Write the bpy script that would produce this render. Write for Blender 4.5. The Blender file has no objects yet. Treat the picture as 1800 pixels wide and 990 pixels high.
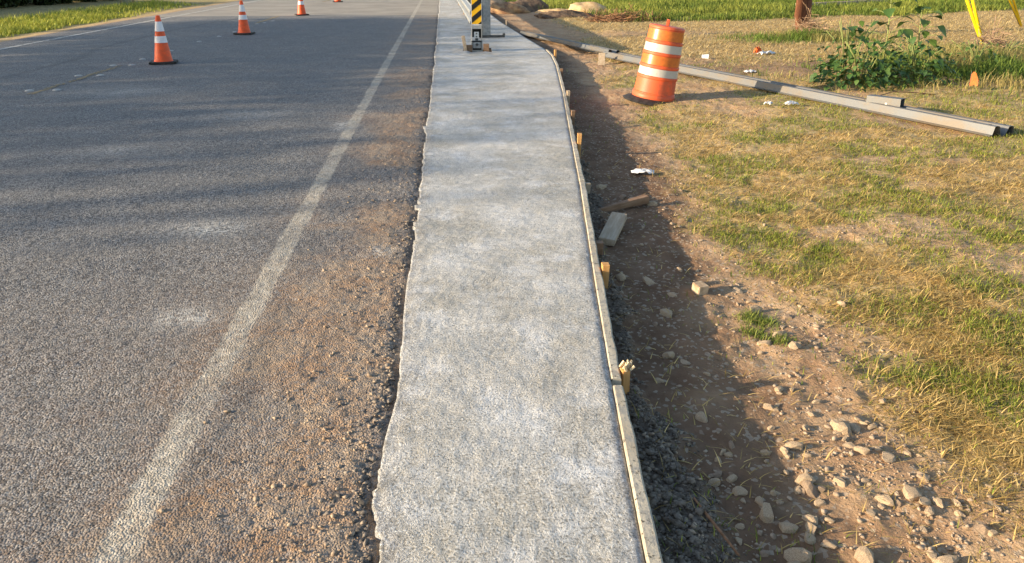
import bpy, bmesh, math, random
import numpy as np
from mathutils import Vector, Matrix
random.seed(7); rng = np.random.default_rng(7)
R = math.radians
S = bpy.context.scene
COL = S.collection

# ------------------------------------------------------------------ camera, sky, sun, exposure
cam_d = bpy.data.cameras.new('camera'); cam = bpy.data.objects.new('camera', cam_d); COL.objects.link(cam)
cam.location = (0, 0, 1.4)
cam.rotation_euler = (R(90 - 17.40), 0, R(-5.37))
cam_d.sensor_width = 36; cam_d.lens = 26.8; cam_d.shift_y = -0.075
cam_d.clip_start = 0.05; cam_d.clip_end = 3000
S.camera = cam
SUN_AZ, SUN_EL = R(262), R(14.5)
W = bpy.data.worlds.new('World'); S.world = W; W.use_nodes = True
nt = W.node_tree; nt.nodes.clear()
sky = nt.nodes.new('ShaderNodeTexSky'); sky.sky_type = 'NISHITA'; sky.sun_disc = False
sky.sun_elevation = SUN_EL; sky.sun_rotation = SUN_AZ
bg = nt.nodes.new('ShaderNodeBackground'); bg.inputs[1].default_value = 0.13
wo = nt.nodes.new('ShaderNodeOutputWorld')
nt.links.new(sky.outputs[0], bg.inputs[0]); nt.links.new(bg.outputs[0], wo.inputs[0])
sd = bpy.data.lights.new('sun', 'SUN'); sd.energy = 5.0; sd.angle = R(0.6); sd.color = (1.0, 0.81, 0.56)
sun = bpy.data.objects.new('sun', sd); COL.objects.link(sun)
sdir = Vector((math.sin(SUN_AZ) * math.cos(SUN_EL), math.cos(SUN_AZ) * math.cos(SUN_EL), math.sin(SUN_EL)))
sun.rotation_euler = sdir.to_track_quat('Z', 'Y').to_euler(); sun.location = sdir * 60
S.view_settings.view_transform = 'Standard'; S.view_settings.look = 'None'
S.view_settings.exposure = 1.08; S.view_settings.gamma = 1
S.view_settings.use_curve_mapping = False

# ------------------------------------------------------------------ helpers
def hsh(ix, iy, s):
    h = (ix.astype(np.int64) * 374761393 + iy.astype(np.int64) * 668265263 + s * 974634777) & 0xffffffff
    h = ((h ^ (h >> 13)) * 1274126177) & 0xffffffff
    h = ((h ^ (h >> 16)) * 2246822519) & 0xffffffff
    return ((h ^ (h >> 15)) & 0xffffff) / float(0xffffff)
def vn(x, y, f, s=0):
    x = np.asarray(x, float) * f; y = np.asarray(y, float) * f
    ix = np.floor(x); iy = np.floor(y); u = x - ix; v = y - iy
    u = u * u * (3 - 2 * u); v = v * v * (3 - 2 * v)
    a = hsh(ix, iy, s); b = hsh(ix + 1, iy, s); c = hsh(ix, iy + 1, s); d = hsh(ix + 1, iy + 1, s)
    return (a * (1 - u) + b * u) * (1 - v) + (c * (1 - u) + d * u) * v
def fbm(x, y, f, o=4, s=0):
    t = 0; a = 1; n = 0
    for i in range(o):
        t = t + a * vn(x, y, f * 2 ** i, s + i * 17); n += a; a *= .5
    return t / n
def sstep(a, b, x):
    t = np.clip((np.asarray(x, float) - a) / (b - a), 0, 1); return t * t * (3 - 2 * t)

def link(o, parent=None):
    COL.objects.link(o)
    if parent is not None: o.parent = parent
    return o
def tag(o, label=None, cat=None, group=None, kind=None):
    if label: o['label'] = label
    if cat: o['category'] = cat
    if group: o['group'] = group
    if kind: o['kind'] = kind
    return o
def empty(name, loc=(0, 0, 0), rot=(0, 0, 0), label=None, cat=None, group=None):
    o = bpy.data.objects.new(name, None); o.location = loc; o.rotation_euler = rot; o.empty_display_size = .1
    COL.objects.link(o); return tag(o, label, cat, group)
def npmesh(name, V, Fq=None, Ft=None, mat=None, parent=None, smooth=False, col=None, attrs=None):
    me = bpy.data.meshes.new(name); V = np.asarray(V, np.float32)
    me.vertices.add(len(V)); me.vertices.foreach_set('co', V.ravel())
    loops = []; starts = []; n = 0
    if Fq is not None and len(Fq):
        Fq = np.asarray(Fq, np.int32); loops.append(Fq.ravel()); starts.append(np.arange(len(Fq)) * 4); n = Fq.size
    if Ft is not None and len(Ft):
        Ft = np.asarray(Ft, np.int32); loops.append(Ft.ravel()); starts.append(n + np.arange(len(Ft)) * 3)
    L = np.concatenate(loops); st = np.concatenate(starts).astype(np.int32)
    me.loops.add(len(L)); me.loops.foreach_set('vertex_index', L.astype(np.int32))
    me.polygons.add(len(st)); me.polygons.foreach_set('loop_start', st)
    if smooth: me.polygons.foreach_set('use_smooth', np.ones(len(st), bool))
    if col is not None:
        a = me.color_attributes.new('Col', 'FLOAT_COLOR', 'POINT')
        c = np.ones((len(V), 4), np.float32); c[:, :3] = col; a.data.foreach_set('color', c.ravel())
    for k, v in (attrs or {}).items():
        a = me.attributes.new(k, 'FLOAT', 'POINT'); a.data.foreach_set('value', np.asarray(v, np.float32))
    me.update(calc_edges=True); me.validate()
    if mat: me.materials.append(mat)
    return link(bpy.data.objects.new(name, me), parent)
def grid_faces(nr, nc, keep=None):
    i = np.arange(nr - 1)[:, None] * nc + np.arange(nc - 1)[None, :]
    q = np.stack([i, i + 1, i + nc + 1, i + nc], -1).reshape(-1, 4)
    return q if keep is None else q[keep.ravel()]
def bmobj(name, bm, mat, parent=None, smooth=False):
    me = bpy.data.meshes.new(name); bm.normal_update(); bm.to_mesh(me); bm.free()
    if smooth:
        for p in me.polygons: p.use_smooth = True
    me.materials.append(mat)
    return link(bpy.data.objects.new(name, me), parent)
def box(bm, c, s, rot=None, jit=0):
    M = Matrix.Translation(c) @ (rot.to_4x4() if rot is not None else Matrix.Identity(4)) @ Matrix.Diagonal((s[0], s[1], s[2], 1))
    r = bmesh.ops.create_cube(bm, size=1, matrix=M)
    if jit:
        for v in r['verts']: v.co += Vector((random.uniform(-jit, jit), random.uniform(-jit, jit), random.uniform(-jit, jit)))
    return r['verts']
def boxobj(name, c, s, mat, parent=None, rot=None, bev=0.003, jit=0):
    bm = bmesh.new(); box(bm, c, s, rot, jit)
    if bev: bmesh.ops.bevel(bm, geom=bm.edges[:], offset=bev, segments=2, affect='EDGES')
    return bmobj(name, bm, mat, parent)
def lathe(name, prof, mat, parent=None, n=40, smooth=True, cap=True):
    bm = bmesh.new(); rings = []
    for r, z in prof:
        rings.append([bm.verts.new((r * math.cos(2 * math.pi * k / n), r * math.sin(2 * math.pi * k / n), z)) for k in range(n)])
    for a, b in zip(rings, rings[1:]):
        for k in range(n): bm.faces.new((a[k], a[(k + 1) % n], b[(k + 1) % n], b[k]))
    if cap: bm.faces.new(rings[-1]); bm.faces.new(rings[0][::-1])
    o = bmobj(name, bm, mat, parent, smooth)
    if smooth:
        m = o.modifiers.new('e', 'EDGE_SPLIT'); m.split_angle = R(40)
    return o
def tube(name, pts, rad, mat, parent=None, n=8):
    pts = [Vector(p) for p in pts]; bm = bmesh.new(); rings = []
    for i, p in enumerate(pts):
        d = (pts[min(i + 1, len(pts) - 1)] - pts[max(i - 1, 0)]).normalized()
        a = d.cross(Vector((0, 0, 1))); a = a.normalized() if a.length > 1e-4 else Vector((1, 0, 0)); b = d.cross(a)
        r = rad[i] if isinstance(rad, (list, tuple)) else rad
        rings.append([bm.verts.new(p + (a * math.cos(2 * math.pi * k / n) + b * math.sin(2 * math.pi * k / n)) * r) for k in range(n)])
    for u, v in zip(rings, rings[1:]):
        for k in range(n): bm.faces.new((u[k], u[(k + 1) % n], v[(k + 1) % n], v[k]))
    bm.faces.new(rings[-1]); bm.faces.new(rings[0][::-1])
    return bmobj(name, bm, mat, parent, True)

# ------------------------------------------------------------------ materials
class NT:
    def __init__(s, name):
        s.m = bpy.data.materials.new(name); s.m.use_nodes = True; s.t = s.m.node_tree
        s.b = s.t.nodes['Principled BSDF']; s.pos = s.t.nodes.new('ShaderNodeTexCoord').outputs['Object']
    def n(s, typ, **k):
        o = s.t.nodes.new(typ)
        for a, v in k.items(): setattr(o, a, v)
        return o
    def set(s, sock, v):
        if hasattr(v, 'is_output'): s.t.links.new(v, sock)
        else: sock.default_value = (*v, 1) if isinstance(v, tuple) and len(v) == 3 else v
    def noise(s, scale, detail=4, rough=.6, stretch=None, out='Fac', off=None):
        o = s.n('ShaderNodeTexNoise'); v = s.pos
        if stretch or off:
            mp = s.n('ShaderNodeMapping'); mp.inputs['Scale'].default_value = stretch or (1, 1, 1)
            mp.inputs['Location'].default_value = off or (0, 0, 0); s.t.links.new(v, mp.inputs[0]); v = mp.outputs[0]
        s.t.links.new(v, o.inputs['Vector']); o.inputs['Scale'].default_value = scale
        o.inputs['Detail'].default_value = detail; o.inputs['Roughness'].default_value = rough
        return o.outputs[out]
    def voro(s, scale, out='Color', feature='F1'):
        o = s.n('ShaderNodeTexVoronoi', feature=feature); s.t.links.new(s.pos, o.inputs['Vector']); o.inputs['Scale'].default_value = scale
        return o.outputs[out]
    def ramp(s, f, a, b, ca=0.0, cb=1.0):
        o = s.n('ShaderNodeMapRange'); o.interpolation_type = 'SMOOTHSTEP'
        s.set(o.inputs[0], f); o.inputs[1].default_value = a; o.inputs[2].default_value = b
        o.inputs[3].default_value = ca; o.inputs[4].default_value = cb; return o.outputs[0]
    def mix(s, f, a, b, mode='MIX'):
        o = s.n('ShaderNodeMix', data_type='RGBA', blend_type=mode); s.set(o.inputs[0], f); s.set(o.inputs[6], a); s.set(o.inputs[7], b)
        return o.outputs[2]
    def math(s, op, a, b=0.0):
        o = s.n('ShaderNodeMath', operation=op); s.set(o.inputs[0], a); s.set(o.inputs[1], b); return o.outputs[0]
    def attr(s, name, out='Fac'):
        o = s.n('ShaderNodeAttribute', attribute_name=name); return o.outputs[out]
    def bump(s, h, strength=.5, dist=.01):
        o = s.n('ShaderNodeBump'); o.inputs['Strength'].default_value = strength; o.inputs['Distance'].default_value = dist
        s.set(o.inputs['Height'], h); s.t.links.new(o.outputs[0], s.b.inputs['Normal'])
    def done(s, col, rough=.8, metal=0, spec=.3):
        s.set(s.b.inputs['Base Color'], col); s.set(s.b.inputs['Roughness'], rough); s.b.inputs['Metallic'].default_value = metal
        s.b.inputs['Specular IOR Level'].default_value = spec
        return s.m
def simple(name, a, b, scale=8, rough=.7, metal=0, bump=.2, bs=60, bd=.004, stretch=None, spec=.3, lo=.35, hi=.65):
    t = NT(name); f = t.ramp(t.noise(scale, 5, .65, stretch), lo, hi)
    c = t.mix(f, a, b)
    if bump: t.bump(t.noise(bs, 4, .6, stretch), bump, bd)
    return t.done(c, rough, metal, spec)

# asphalt: chip seal, dusty towards the concrete, lighter overlay beyond
t = NT('asphalt')
cells = t.voro(150); sep = t.n('ShaderNodeSeparateColor'); t.t.links.new(cells, sep.inputs[0])
base = t.mix(t.ramp(sep.outputs[0], .15, 1.0), (.060, .060, .062), (.36, .35, .34))
base = t.mix(t.ramp(t.noise(2.2, 5, .6), .3, .7), base, t.mix(.4, base, (.11, .11, .113)))
base = t.mix(t.math('MULTIPLY', t.ramp(t.noise(1.3, 4, .6, (.45, 2.4, 1)), .52, .72), .35), base, (.22, .215, .21))
base = t.mix(t.math('MULTIPLY', t.ramp(t.noise(30, 5, .8, (.7, 1.2, 1)), .52, .62), .55), base, (.045, .045, .047))
base = t.mix(t.math('MULTIPLY', t.ramp(t.noise(26, 5, .8, (.7, 1.2, 1), off=(2, 5, 0)), .54, .66), .50), base, (.36, .35, .33))
dustc = t.mix(t.ramp(t.noise(5, 5, .65), .3, .7), (.34, .205, .115), (.40, .305, .215))
dustc = t.mix(t.ramp(sep.outputs[1], .5, 1, 0, .7), dustc, (.17, .145, .125))
base = t.mix(t.math('MULTIPLY', t.attr('dust'), t.ramp(t.noise(60, 4, .7), .25, .6)), base, dustc)
base = t.mix(t.math('MULTIPLY', t.attr('splat'), t.ramp(t.noise(45, 4, .7), .4, .62)), base, (.52, .50, .46))
base = t.mix(t.attr('tar'), base, (.035, .035, .037))
base = t.mix(t.attr('overlay'), base, t.mix(t.ramp(t.noise(.8, 5, .6), .3, .7), (.26, .235, .2), (.36, .32, .27)))
sx = t.n('ShaderNodeSeparateXYZ'); t.t.links.new(t.pos, sx.inputs[0])
dx_ = t.math('ABSOLUTE', t.math('SUBTRACT', sx.outputs[0], t.math('SUBTRACT', t.math('MULTIPLY', sx.outputs[1], .0045), .849)))
dx_ = t.math('ADD', dx_, t.math('MULTIPLY', t.math('SUBTRACT', t.noise(38, 4, .7), .5), .05))
dx_ = t.math('ADD', dx_, t.math('MULTIPLY', t.math('SUBTRACT', t.noise(4, 3, .6), .5), .05))
line = t.ramp(dx_, .042, .060, 1, 0)
line = t.math('MULTIPLY', line, t.ramp(t.math('ADD', t.math('MULTIPLY', t.noise(75, 4, .75), .7), t.math('MULTIPLY', t.noise(2.6, 4, .7, off=(4, 4, 0)), .6)), .51, .70, .10, .90))
base = t.mix(line, base, t.mix(t.ramp(t.noise(30, 5, .7), .35, .65), (.34, .30, .24), (.52, .48, .41)))
t.bump(t.math('ADD', t.noise(170, 3, .6), t.math('MULTIPLY', t.voro(150, 'Distance'), -1.0)), .9, .005)
ASPHALT = t.done(base, .78, 0, .3)
t = NT('road_paint_white')
PAINT = t.done(t.mix(t.ramp(t.noise(30, 5, .7), .35, .65), (.40, .37, .32), (.60, .57, .51)), .7)
PAINT_Y = simple('road_paint_yellow', (.34, .235, .10), (.24, .19, .11), 30, .7)
# fresh concrete
t = NT('fresh_concrete')
c = t.mix(t.ramp(t.noise(1.7, 6, .62, (1, .8, 1)), .36, .66), (.40, .375, .325), (.55, .54, .515))
c = t.mix(t.math('MULTIPLY', t.ramp(t.noise(3.4, 6, .7, (1.0, 1.1, 1), off=(3, 1, 0)), .46, .72), .62), c, (.74, .75, .77))
c = t.mix(t.math('MULTIPLY', t.ramp(t.noise(5, 6, .75, (.75, 1.2, 1), off=(1, 7, 0)), .55, .72), .35), c, (.78, .79, .80))
c = t.mix(t.math('MULTIPLY', t.ramp(t.noise(34, 4, .6, (.10, 2.0, 1), off=(5, 3, 0)), .54, .66), .22), c, (.22, .205, .18))
c = t.mix(t.math('MULTIPLY', t.ramp(t.noise(5, 5, .7, off=(9, 2, 0)), .60, .72), .6), c, (.33, .29, .235))
c = t.mix(t.attr('edge'), c, t.mix(t.ramp(t.noise(14, 4, .6), .35, .65), (.17, .16, .145), (.34, .35, .37)))
gr = t.noise(135, 3, .75)
c = t.mix(t.ramp(gr, .36, .48, .75, 0), c, (.11, .10, .08))
c = t.mix(t.ramp(gr, .54, .66, 0, .62), c, (.84, .85, .83))
t.bump(t.math('ADD', gr, t.math('MULTIPLY', t.noise(40, 4, .6, (.4, 1.6, 1)), .6)), .8, .008)
CONC = t.done(c, .75, 0, .35)
# dirt, thatch
t = NT('verge_soil')
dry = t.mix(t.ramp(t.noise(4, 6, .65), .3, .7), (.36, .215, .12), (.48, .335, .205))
shade_brown = t.mix(t.ramp(t.noise(6, 6, .65), .3, .7), (.13, .075, .046), (.21, .13, .082))  # darker soil: painted shade beside the boards, brown dirt on the track
c = t.mix(t.attr('shade_brown'), dry, shade_brown)
c = t.mix(t.math('MULTIPLY', t.attr('thatch'), t.ramp(t.noise(26, 5, .7), .25, .6)), c, t.mix(t.ramp(t.noise(9, 5, .7), .3, .7), (.40, .28, .125), (.56, .43, .21)))
c = t.mix(t.math('MULTIPLY', t.attr('green'), t.ramp(t.noise(12, 5, .7), .3, .6, 0, .6)), c, (.17, .17, .055))
c = t.mix(t.math('MULTIPLY', t.attr('grey'), .65), c, t.mix(t.ramp(t.noise(30, 5, .7), .3, .7), (.075, .066, .055), (.19, .175, .15)))
sp = t.voro(70); s2 = t.n('ShaderNodeSeparateColor'); t.t.links.new(sp, s2.inputs[0])
c = t.mix(t.ramp(s2.outputs[0], .86, .95, 0, .55), c, (.50, .42, .32))
t.bump(t.math('ADD', t.noise(70, 5, .7), t.math('MULTIPLY', t.noise(16, 4, .6), 1.5)), .8, .012)
SOIL = t.done(c, .95, 0, .1)
def vcol(name, rough=.6, trans=0.0, spec=.2):
    t = NT(name); c = t.attr('Col', 'Color'); t.done(c, rough, 0, spec)
    if trans:
        tr = t.n('ShaderNodeBsdfTranslucent'); t.set(tr.inputs[0], c); mx = t.n('ShaderNodeMixShader'); mx.inputs[0].default_value = trans
        out = t.t.nodes['Material Output']; t.t.links.new(t.b.outputs[0], mx.inputs[1]); t.t.links.new(tr.outputs[0], mx.inputs[2]); t.t.links.new(mx.outputs[0], out.inputs[0])
    return t.m
GRASS = vcol('grass_blades', .6, .3)
LEAFV = vcol('leaf_colours', .5, .25, .3)
STONE = simple('limestone', (.30, .20, .12), (.56, .44, .30), 14, .9, 0, .5, 60, .006)
STONE_D = simple('brown_stone', (.22, .15, .10), (.36, .27, .19), 14, .9, 0, .5, 60, .006)
GRAVEL = simple('gravel', (.23, .16, .105), (.44, .345, .25), 40, .9, 0, .3)
CHIP = simple('asphalt_crumbs', (.06, .055, .05), (.30, .25, .20), 30, .85, 0, .4)
CLOD = simple('dark_clods', (.075, .058, .042), (.23, .19, .15), 45, .9, 0, .6, 90, .008)
t = NT('form_lumber')
c = t.mix(t.ramp(t.noise(12, 6, .7, (1, .15, 1)), .3, .7), (.40, .34, .25), (.55, .50, .40))
c = t.mix(t.ramp(t.noise(22, 6, .75), .50, .60), c, (.33, .31, .27))
c = t.mix(t.ramp(t.noise(55, 5, .75), .57, .64), c, (.085, .075, .055))
t.bump(t.noise(80, 5, .7), .6, .006); FORM = t.done(c, .85)
WOOD_O = simple('stake_pine', (.50, .245, .075), (.58, .33, .13), 9, .7, 0, .3, 60, .004, (4, 4, .5))
WOOD_G = simple('weathered_pine', (.36, .27, .18), (.47, .38, .28), 9, .8, 0, .3, 60, .004, (4, .6, 4))
WOOD_B = simple('brown_lumber', (.20, .115, .065), (.30, .19, .12), 9, .8, 0, .3, 60, .004, (.6, 4, 4))
SPLINTER = simple('splintered_pine', (.58, .42, .22), (.70, .60, .42), 30, .8, 0, .4)
GALV = simple('galvanised_steel', (.30, .31, .32), (.42, .42, .41), 9, .45, .55, .15, 50, .003, None, .5)
GALV_R = simple('stained_galvanised_steel', (.145, .152, .16), (.165, .14, .112), 3, .55, .4, .15, 50, .003, (1, .5, 1), .5, .4, .62)
GALV_D = simple('dull_galvanised_post', (.24, .255, .27), (.36, .375, .39), 14, .5, .75, .15, 50, .003, None, .5)
STEEL_D = simple('dark_steel', (.05, .052, .055), (.12, .12, .12), 20, .6, .4)
BLACK = simple('black_sheeting_and_shade', (.012, .012, .013), (.02, .02, .02), 20, .45, 0, 0)  # panel stripes; also paints shade inside holes and hollows
YEL = simple('yellow_sheeting', (.85, .47, .012), (.80, .42, .01), 20, .4, 0, 0)
WHITE = simple('white_painted_metal', (.70, .70, .69), (.60, .60, .58), 20, .5, 0, 0)
ORANGE = simple('orange_plastic', (.80, .12, .035), (.52, .105, .045), 9, .5, 0, 0, spec=.4)
CONE_O = simple('cone_orange_vinyl', (.92, .105, .014), (.70, .09, .02), 11, .5, 0, 0, spec=.4)
AMBER = simple('orange_reflective_tape', (.62, .16, .018), (.50, .125, .016), 25, .3, 0, .05, spec=.6)
t = NT('white_reflective_tape')
TAPE = t.done(t.mix(t.ramp(t.noise(18, 5, .75, (1, 1, 3)), .60, .68), (.47, .45, .41), (.28, .26, .23)), .35, 0, .5)
TAPE_C = simple('cone_white_collar', (.80, .77, .78), (.70, .67, .68), 15, .4, 0, 0)
RUBBER = simple('black_rubber', (.022, .021, .020), (.05, .047, .043), 20, .7, 0, .2)
POLE = simple('creosote_pole', (.11, .040, .020), (.20, .08, .038), 7, .85, 0, .6, 30, .01, (5, 5, .3))
YPLAST = simple('yellow_guard_plastic', (.90, .66, .012), (.84, .58, .01), 5, .4, 0, 0, spec=.5)
CABLE = simple('guy_cable', (.25, .25, .25), (.35, .35, .34), 30, .5, .6)
PAPER = simple('white_litter', (.80, .80, .80), (.66, .66, .67), 20, .7, 0, .3)
LITO = simple('orange_litter', (.80, .16, .04), (.70, .13, .03), 20, .6, 0, 0)
BARK = simple('tree_bark', (.10, .075, .055), (.18, .14, .11), 12, .9, 0, .6, 30, .01, (3, 3, .5))
STEM = simple('green_stem', (.16, .20, .06), (.22, .24, .08), 20, .6, 0, 0)
MARKC = simple('ceramic_marker', (.44, .43, .40), (.30, .29, .27), 40, .5, 0, 0)
BROWNW = simple('brown_twig', (.20, .10, .05), (.32, .17, .09), 30, .8)
SAND = simple('sandstone', (.45, .29, .14), (.58, .42, .24), 5, .9, 0, .5, 25, .02)
EARTH = simple('piled_earth', (.22, .12, .07), (.42, .27, .14), 4, .95, 0, .8, 20, .04)
EARTH_D = simple('dark_piled_earth', (.09, .06, .045), (.19, .13, .085), 6, .95, 0, .8, 20, .04)

# ------------------------------------------------------------------ layout curves (metres; road runs along +Y)
RY = [-30, 1.0, 1.5, 1.97, 2.46, 3.4, 4.78, 6.59, 8.83, 11.2, 12.5, 13.6, 15.3, 20.1, 24, 60, 420]
RX = [.40, .43, .47, .525, .585, .71, .90, 1.13, 1.42, 1.70, 1.82, 1.85, 1.78, 1.62, 1.57, 1.57, 1.57]
def xr(y): return np.interp(y, RY, RX)                     # right edge of the poured concrete
LY = [-30, 1.5, 1.9, 2.3, 2.9, 4.9, 7.5, 12.5, 20, 34, 420]
LX = [-.2, -.195, -.225, -.19, -.18, -.16, -.13, -.07, -.02, .08, .1]
def xl(y):                                                  # left, broken edge
    y = np.asarray(y, float)
    return np.interp(y, LY, LX) + (fbm(y, y * 0, 1.3, 3, 3) - .5) * .045 + ((hsh(np.floor(y * 53), np.floor(y * 0), 4) - .5) * .008 + (hsh(np.floor(y * 11 + 2 * vn(y, y * 0, 3, 7)), np.floor(y * 0), 6) - .5) * .030) * (.05 + 1.5 * vn(y, y * 0, 2.3, 8) ** 2)
def rows(y0, ymid, d0, k, yend):
    out = [y0]
    while out[-1] < yend:
        y = out[-1]; out.append(y + d0 * max(1, y / ymid) ** k)
    return np.array(out)

# ------------------------------------------------------------------ road
def road_h(x, y):
    n = (vn(x, y, 95, 11) - .5) * .0045 + (vn(x, y, 42, 12) - .5) * .0022 + (fbm(x, y, 3, 3, 13) - .5) * .010
    near = 1 - sstep(9, 16, y)
    sh = sstep(-.9, -.3, x)
    n = n * near * (1 + .7 * sh) + (vn(x, y, 17, 14) - .5) * .007 * near * sh
    return n - .006 - .03 * sstep(-6, -9, x)
ys = np.concatenate([[-25, -12, -5, -1, .4], rows(1.0, 4, .0115, 1.55, 70), [90, 130, 200, 300, 420]])
xo = [0]; d = .0115
while xo[-1] < 8.5:
    xo.append(xo[-1] + (d if xo[-1] < 2.3 else d * (1 + (xo[-1] - 2.3) * 2.2)))
xo = np.array(xo)[::-1]
Y, XO = np.meshgrid(ys, xo, indexing='ij')
X = (xl(Y) + .03) - XO
Z = road_h(X, Y)
edge_d = XO
Z -= (1 - sstep(0, .045, edge_d)) * .010 + (1 - sstep(.02, .10, edge_d)) * .014 * vn(X, Y, 14, 9)
wob = (fbm(X, Y, 1.1, 3, 21) - .5) * .5
dust = sstep(-1.25, -.25, X + wob * .8) * (.22 + .85 * sstep(.42, .62, fbm(X, Y, 2.3, 4, 22)))
dust += .16 * sstep(-2.2, -.9, X + wob) * (1 - sstep(2.6, 4.6, Y)) + .12 * (1 - sstep(2.6, 5.0, Y + wob))
dust += .75 * (1 - sstep(.04, .22, np.abs(X + .36 + wob * .25))) * sstep(.35, .6, fbm(X, Y, 1.6, 3, 23)) * (1 - sstep(6, 9, Y))
dust = np.maximum(dust, sstep(-8.2, -8.8, X + wob * .5)) * (1 - .5 * sstep(8, 14, Y))
def blob(cx, cy, rx, ry): return np.exp(-(((X - cx) / rx) ** 2 + ((Y - cy) / ry) ** 2))
splat = blob(-1.32, 4.18, .20, .16) + blob(-1.09, 3.03, .13, .10) * .9 + blob(-.89, 7.05, .10, .22) * 1.3 + .6 * blob(-3.7, 9.3, .5, .35) + .5 * blob(-1.9, 7.7, .4, .3) + .7 * blob(-.33, 3.75, .06, .1) + .5 * blob(-2.6, 6.2, .3, .2)
splat = np.clip(splat * (.4 + 1.2 * fbm(X, Y, 7, 3, 31)), 0, 1)
tar = .6 * (1 - sstep(.03, .11, edge_d + (fbm(X, Y, 9, 3, 37) - .5) * .10)) * sstep(.35, .6, vn(X, Y, 5, 33)) + .22 * (1 - sstep(.02, .06, np.abs(X + .70 + wob * .06))) * (1 - sstep(3, 5, Y)) * sstep(.4, .6, vn(X, Y, 3, 34))
tar += .35 * (1 - sstep(.02, .08, np.abs(X + 5.9 + (vn(Y, Y * 0, .4, 35) - .5) * .8))) * sstep(8, 12, Y)
overlay = sstep(23.6, 23.75, Y + (vn(X, X * 0, 2, 36) - .5) * .2)
npmesh('road', np.stack([X, Y, Z], -1).reshape(-1, 3), grid_faces(len(ys), len(xo)), mat=ASPHALT, smooth=True,
       attrs=dict(dust=np.clip(dust, 0, 1).ravel(), splat=splat.ravel(), tar=np.clip(tar, 0, 1).ravel(), overlay=overlay.ravel())).__setitem__('kind', 'structure')
def marking(name, x0, x1, y0, y1, mat, wear, seed, d0=.012, drift=0.0):
    yy = rows(y0, 4, d0, 1.3, y1); xx = np.linspace(x0, x1, max(4, int((x1 - x0) / .011)))
    Yg, Xg = np.meshgrid(yy, xx, indexing='ij')
    Xg = Xg + drift * (Yg - y0)
    Zg = road_h(Xg, Yg) + .0045
    cx = (Xg[:-1, :-1] + Xg[1:, 1:]) / 2; cy = (Yg[:-1, :-1] + Yg[1:, 1:]) / 2
    e = np.minimum(cx - drift * (cy - y0) - x0, x1 - cx + drift * (cy - y0)) / .03
    k = .55 * vn(cx, cy, 60, seed) + .45 * fbm(cx, cy, 9, 3, seed + 1) + .25 * np.clip(e, 0, 1) - .25 > wear + .22 * (vn(cx * .3, cy, 1.1, seed + 2) - .5)
    o = npmesh(name, np.stack([Xg, Yg, Zg], -1).reshape(-1, 3), grid_faces(len(yy), len(xx), k), mat=mat); o['kind'] = 'structure'
    return o
marking('far_edge_line', -7.93, -7.81, 8, 60, PAINT, .28, 44, drift=.008)
marking('centre_line', -4.73, -4.63, 9.2, 11.8, PAINT_Y, .40, 47, drift=0.0)
for k in range(5): marking('centre_line', -4.70, -4.60, 20.5 + 12 * k, 23.5 + 12 * k, PAINT_Y, .3, 50 + k)

# ------------------------------------------------------------------ concrete strip with the post pocket
ysc = np.unique(np.concatenate([rows(.9, 4, .0115, 1.5, 60), [13.13, 13.55, 80, 120, 200, 420, -25, -5, .3]]))
tt = np.linspace(0, 1, 84)
Yc, T = np.meshgrid(ysc, tt, indexing='ij')
A = xl(Yc); B = xr(Yc); Xc = A + (B - A) * T
dl = Xc - A; near = 1 - sstep(10, 18, Yc)
Zc = ((fbm(Xc, Yc, 5, 4, 61) - .5) * .010 + (vn(Xc, Yc * .6, 75, 62) - .5) * .0035 * near + (vn(Xc * .5, Yc, 30, 63) - .5) * .003) * 1.0
Zc += -.005 * (1 - sstep(0, .05, dl + (vn(Xc, Yc, 30, 67) - .5) * .03)) - .006 * (1 - sstep(0, .02, B - Xc)) + .006
rough_zone = np.exp(-(((Xc - .65) / .5) ** 2 + ((Yc - 13.5) / .8) ** 2)); Zc += rough_zone * (vn(Xc, Yc, 9, 64) - .4) * .05
edgea = (1 - sstep(.0, .09, dl + (vn(Xc, Yc, 12, 65) - .5) * .06)) * .75 + (1 - sstep(.0, .06, B - Xc + (vn(Xc, Yc, 10, 66) - .5) * .08)) * .5
cxm = (Xc[:-1, :-1] + Xc[1:, 1:]) / 2; cym = (Yc[:-1, :-1] + Yc[1:, 1:]) / 2
pocket = (cxm > .42) & (cxm < .90) & (cym > 13.13) & (cym < 13.55)
nr, nc = Xc.shape
Vc = np.stack([Xc, Yc, Zc], -1).reshape(-1, 3)
Fc = grid_faces(nr, nc, ~pocket)
lo = Vc.copy(); lo[:, 2] = -.13                              # slab sides
il = np.arange(nr) * nc; ir = il + nc - 1; N = len(Vc)
V2 = np.concatenate([Vc, lo[il], lo[ir]])
sl = np.stack([il[:-1], il[1:], N + 1 + np.arange(nr - 1), N + np.arange(nr - 1)], -1)
sr = np.stack([ir[1:], ir[:-1], N + nr + np.arange(nr - 1), N + nr + 1 + np.arange(nr - 1)], -1)
conc = npmesh('concrete_pavement', V2, np.concatenate([Fc, sl, sr]), mat=CONC, smooth=True, attrs=dict(edge=np.concatenate([np.clip(edgea, 0, 1).ravel(), np.zeros(2 * nr)])))
conc['kind'] = 'structure'
bm = bmesh.new()
for c, s in (((.66, 13.57, -.10), (.56, .03, .2)), ((.66, 13.11, -.105), (.56, .03, .18)), ((.40, 13.34, -.10), (.03, .46, .19)), ((.925, 13.34, -.10), (.03, .46, .19)), ((.66, 13.34, -.22), (.6, .5, .04))): box(bm, c, s)
bmobj('post_pocket', bm, CLOD, conc)

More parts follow.
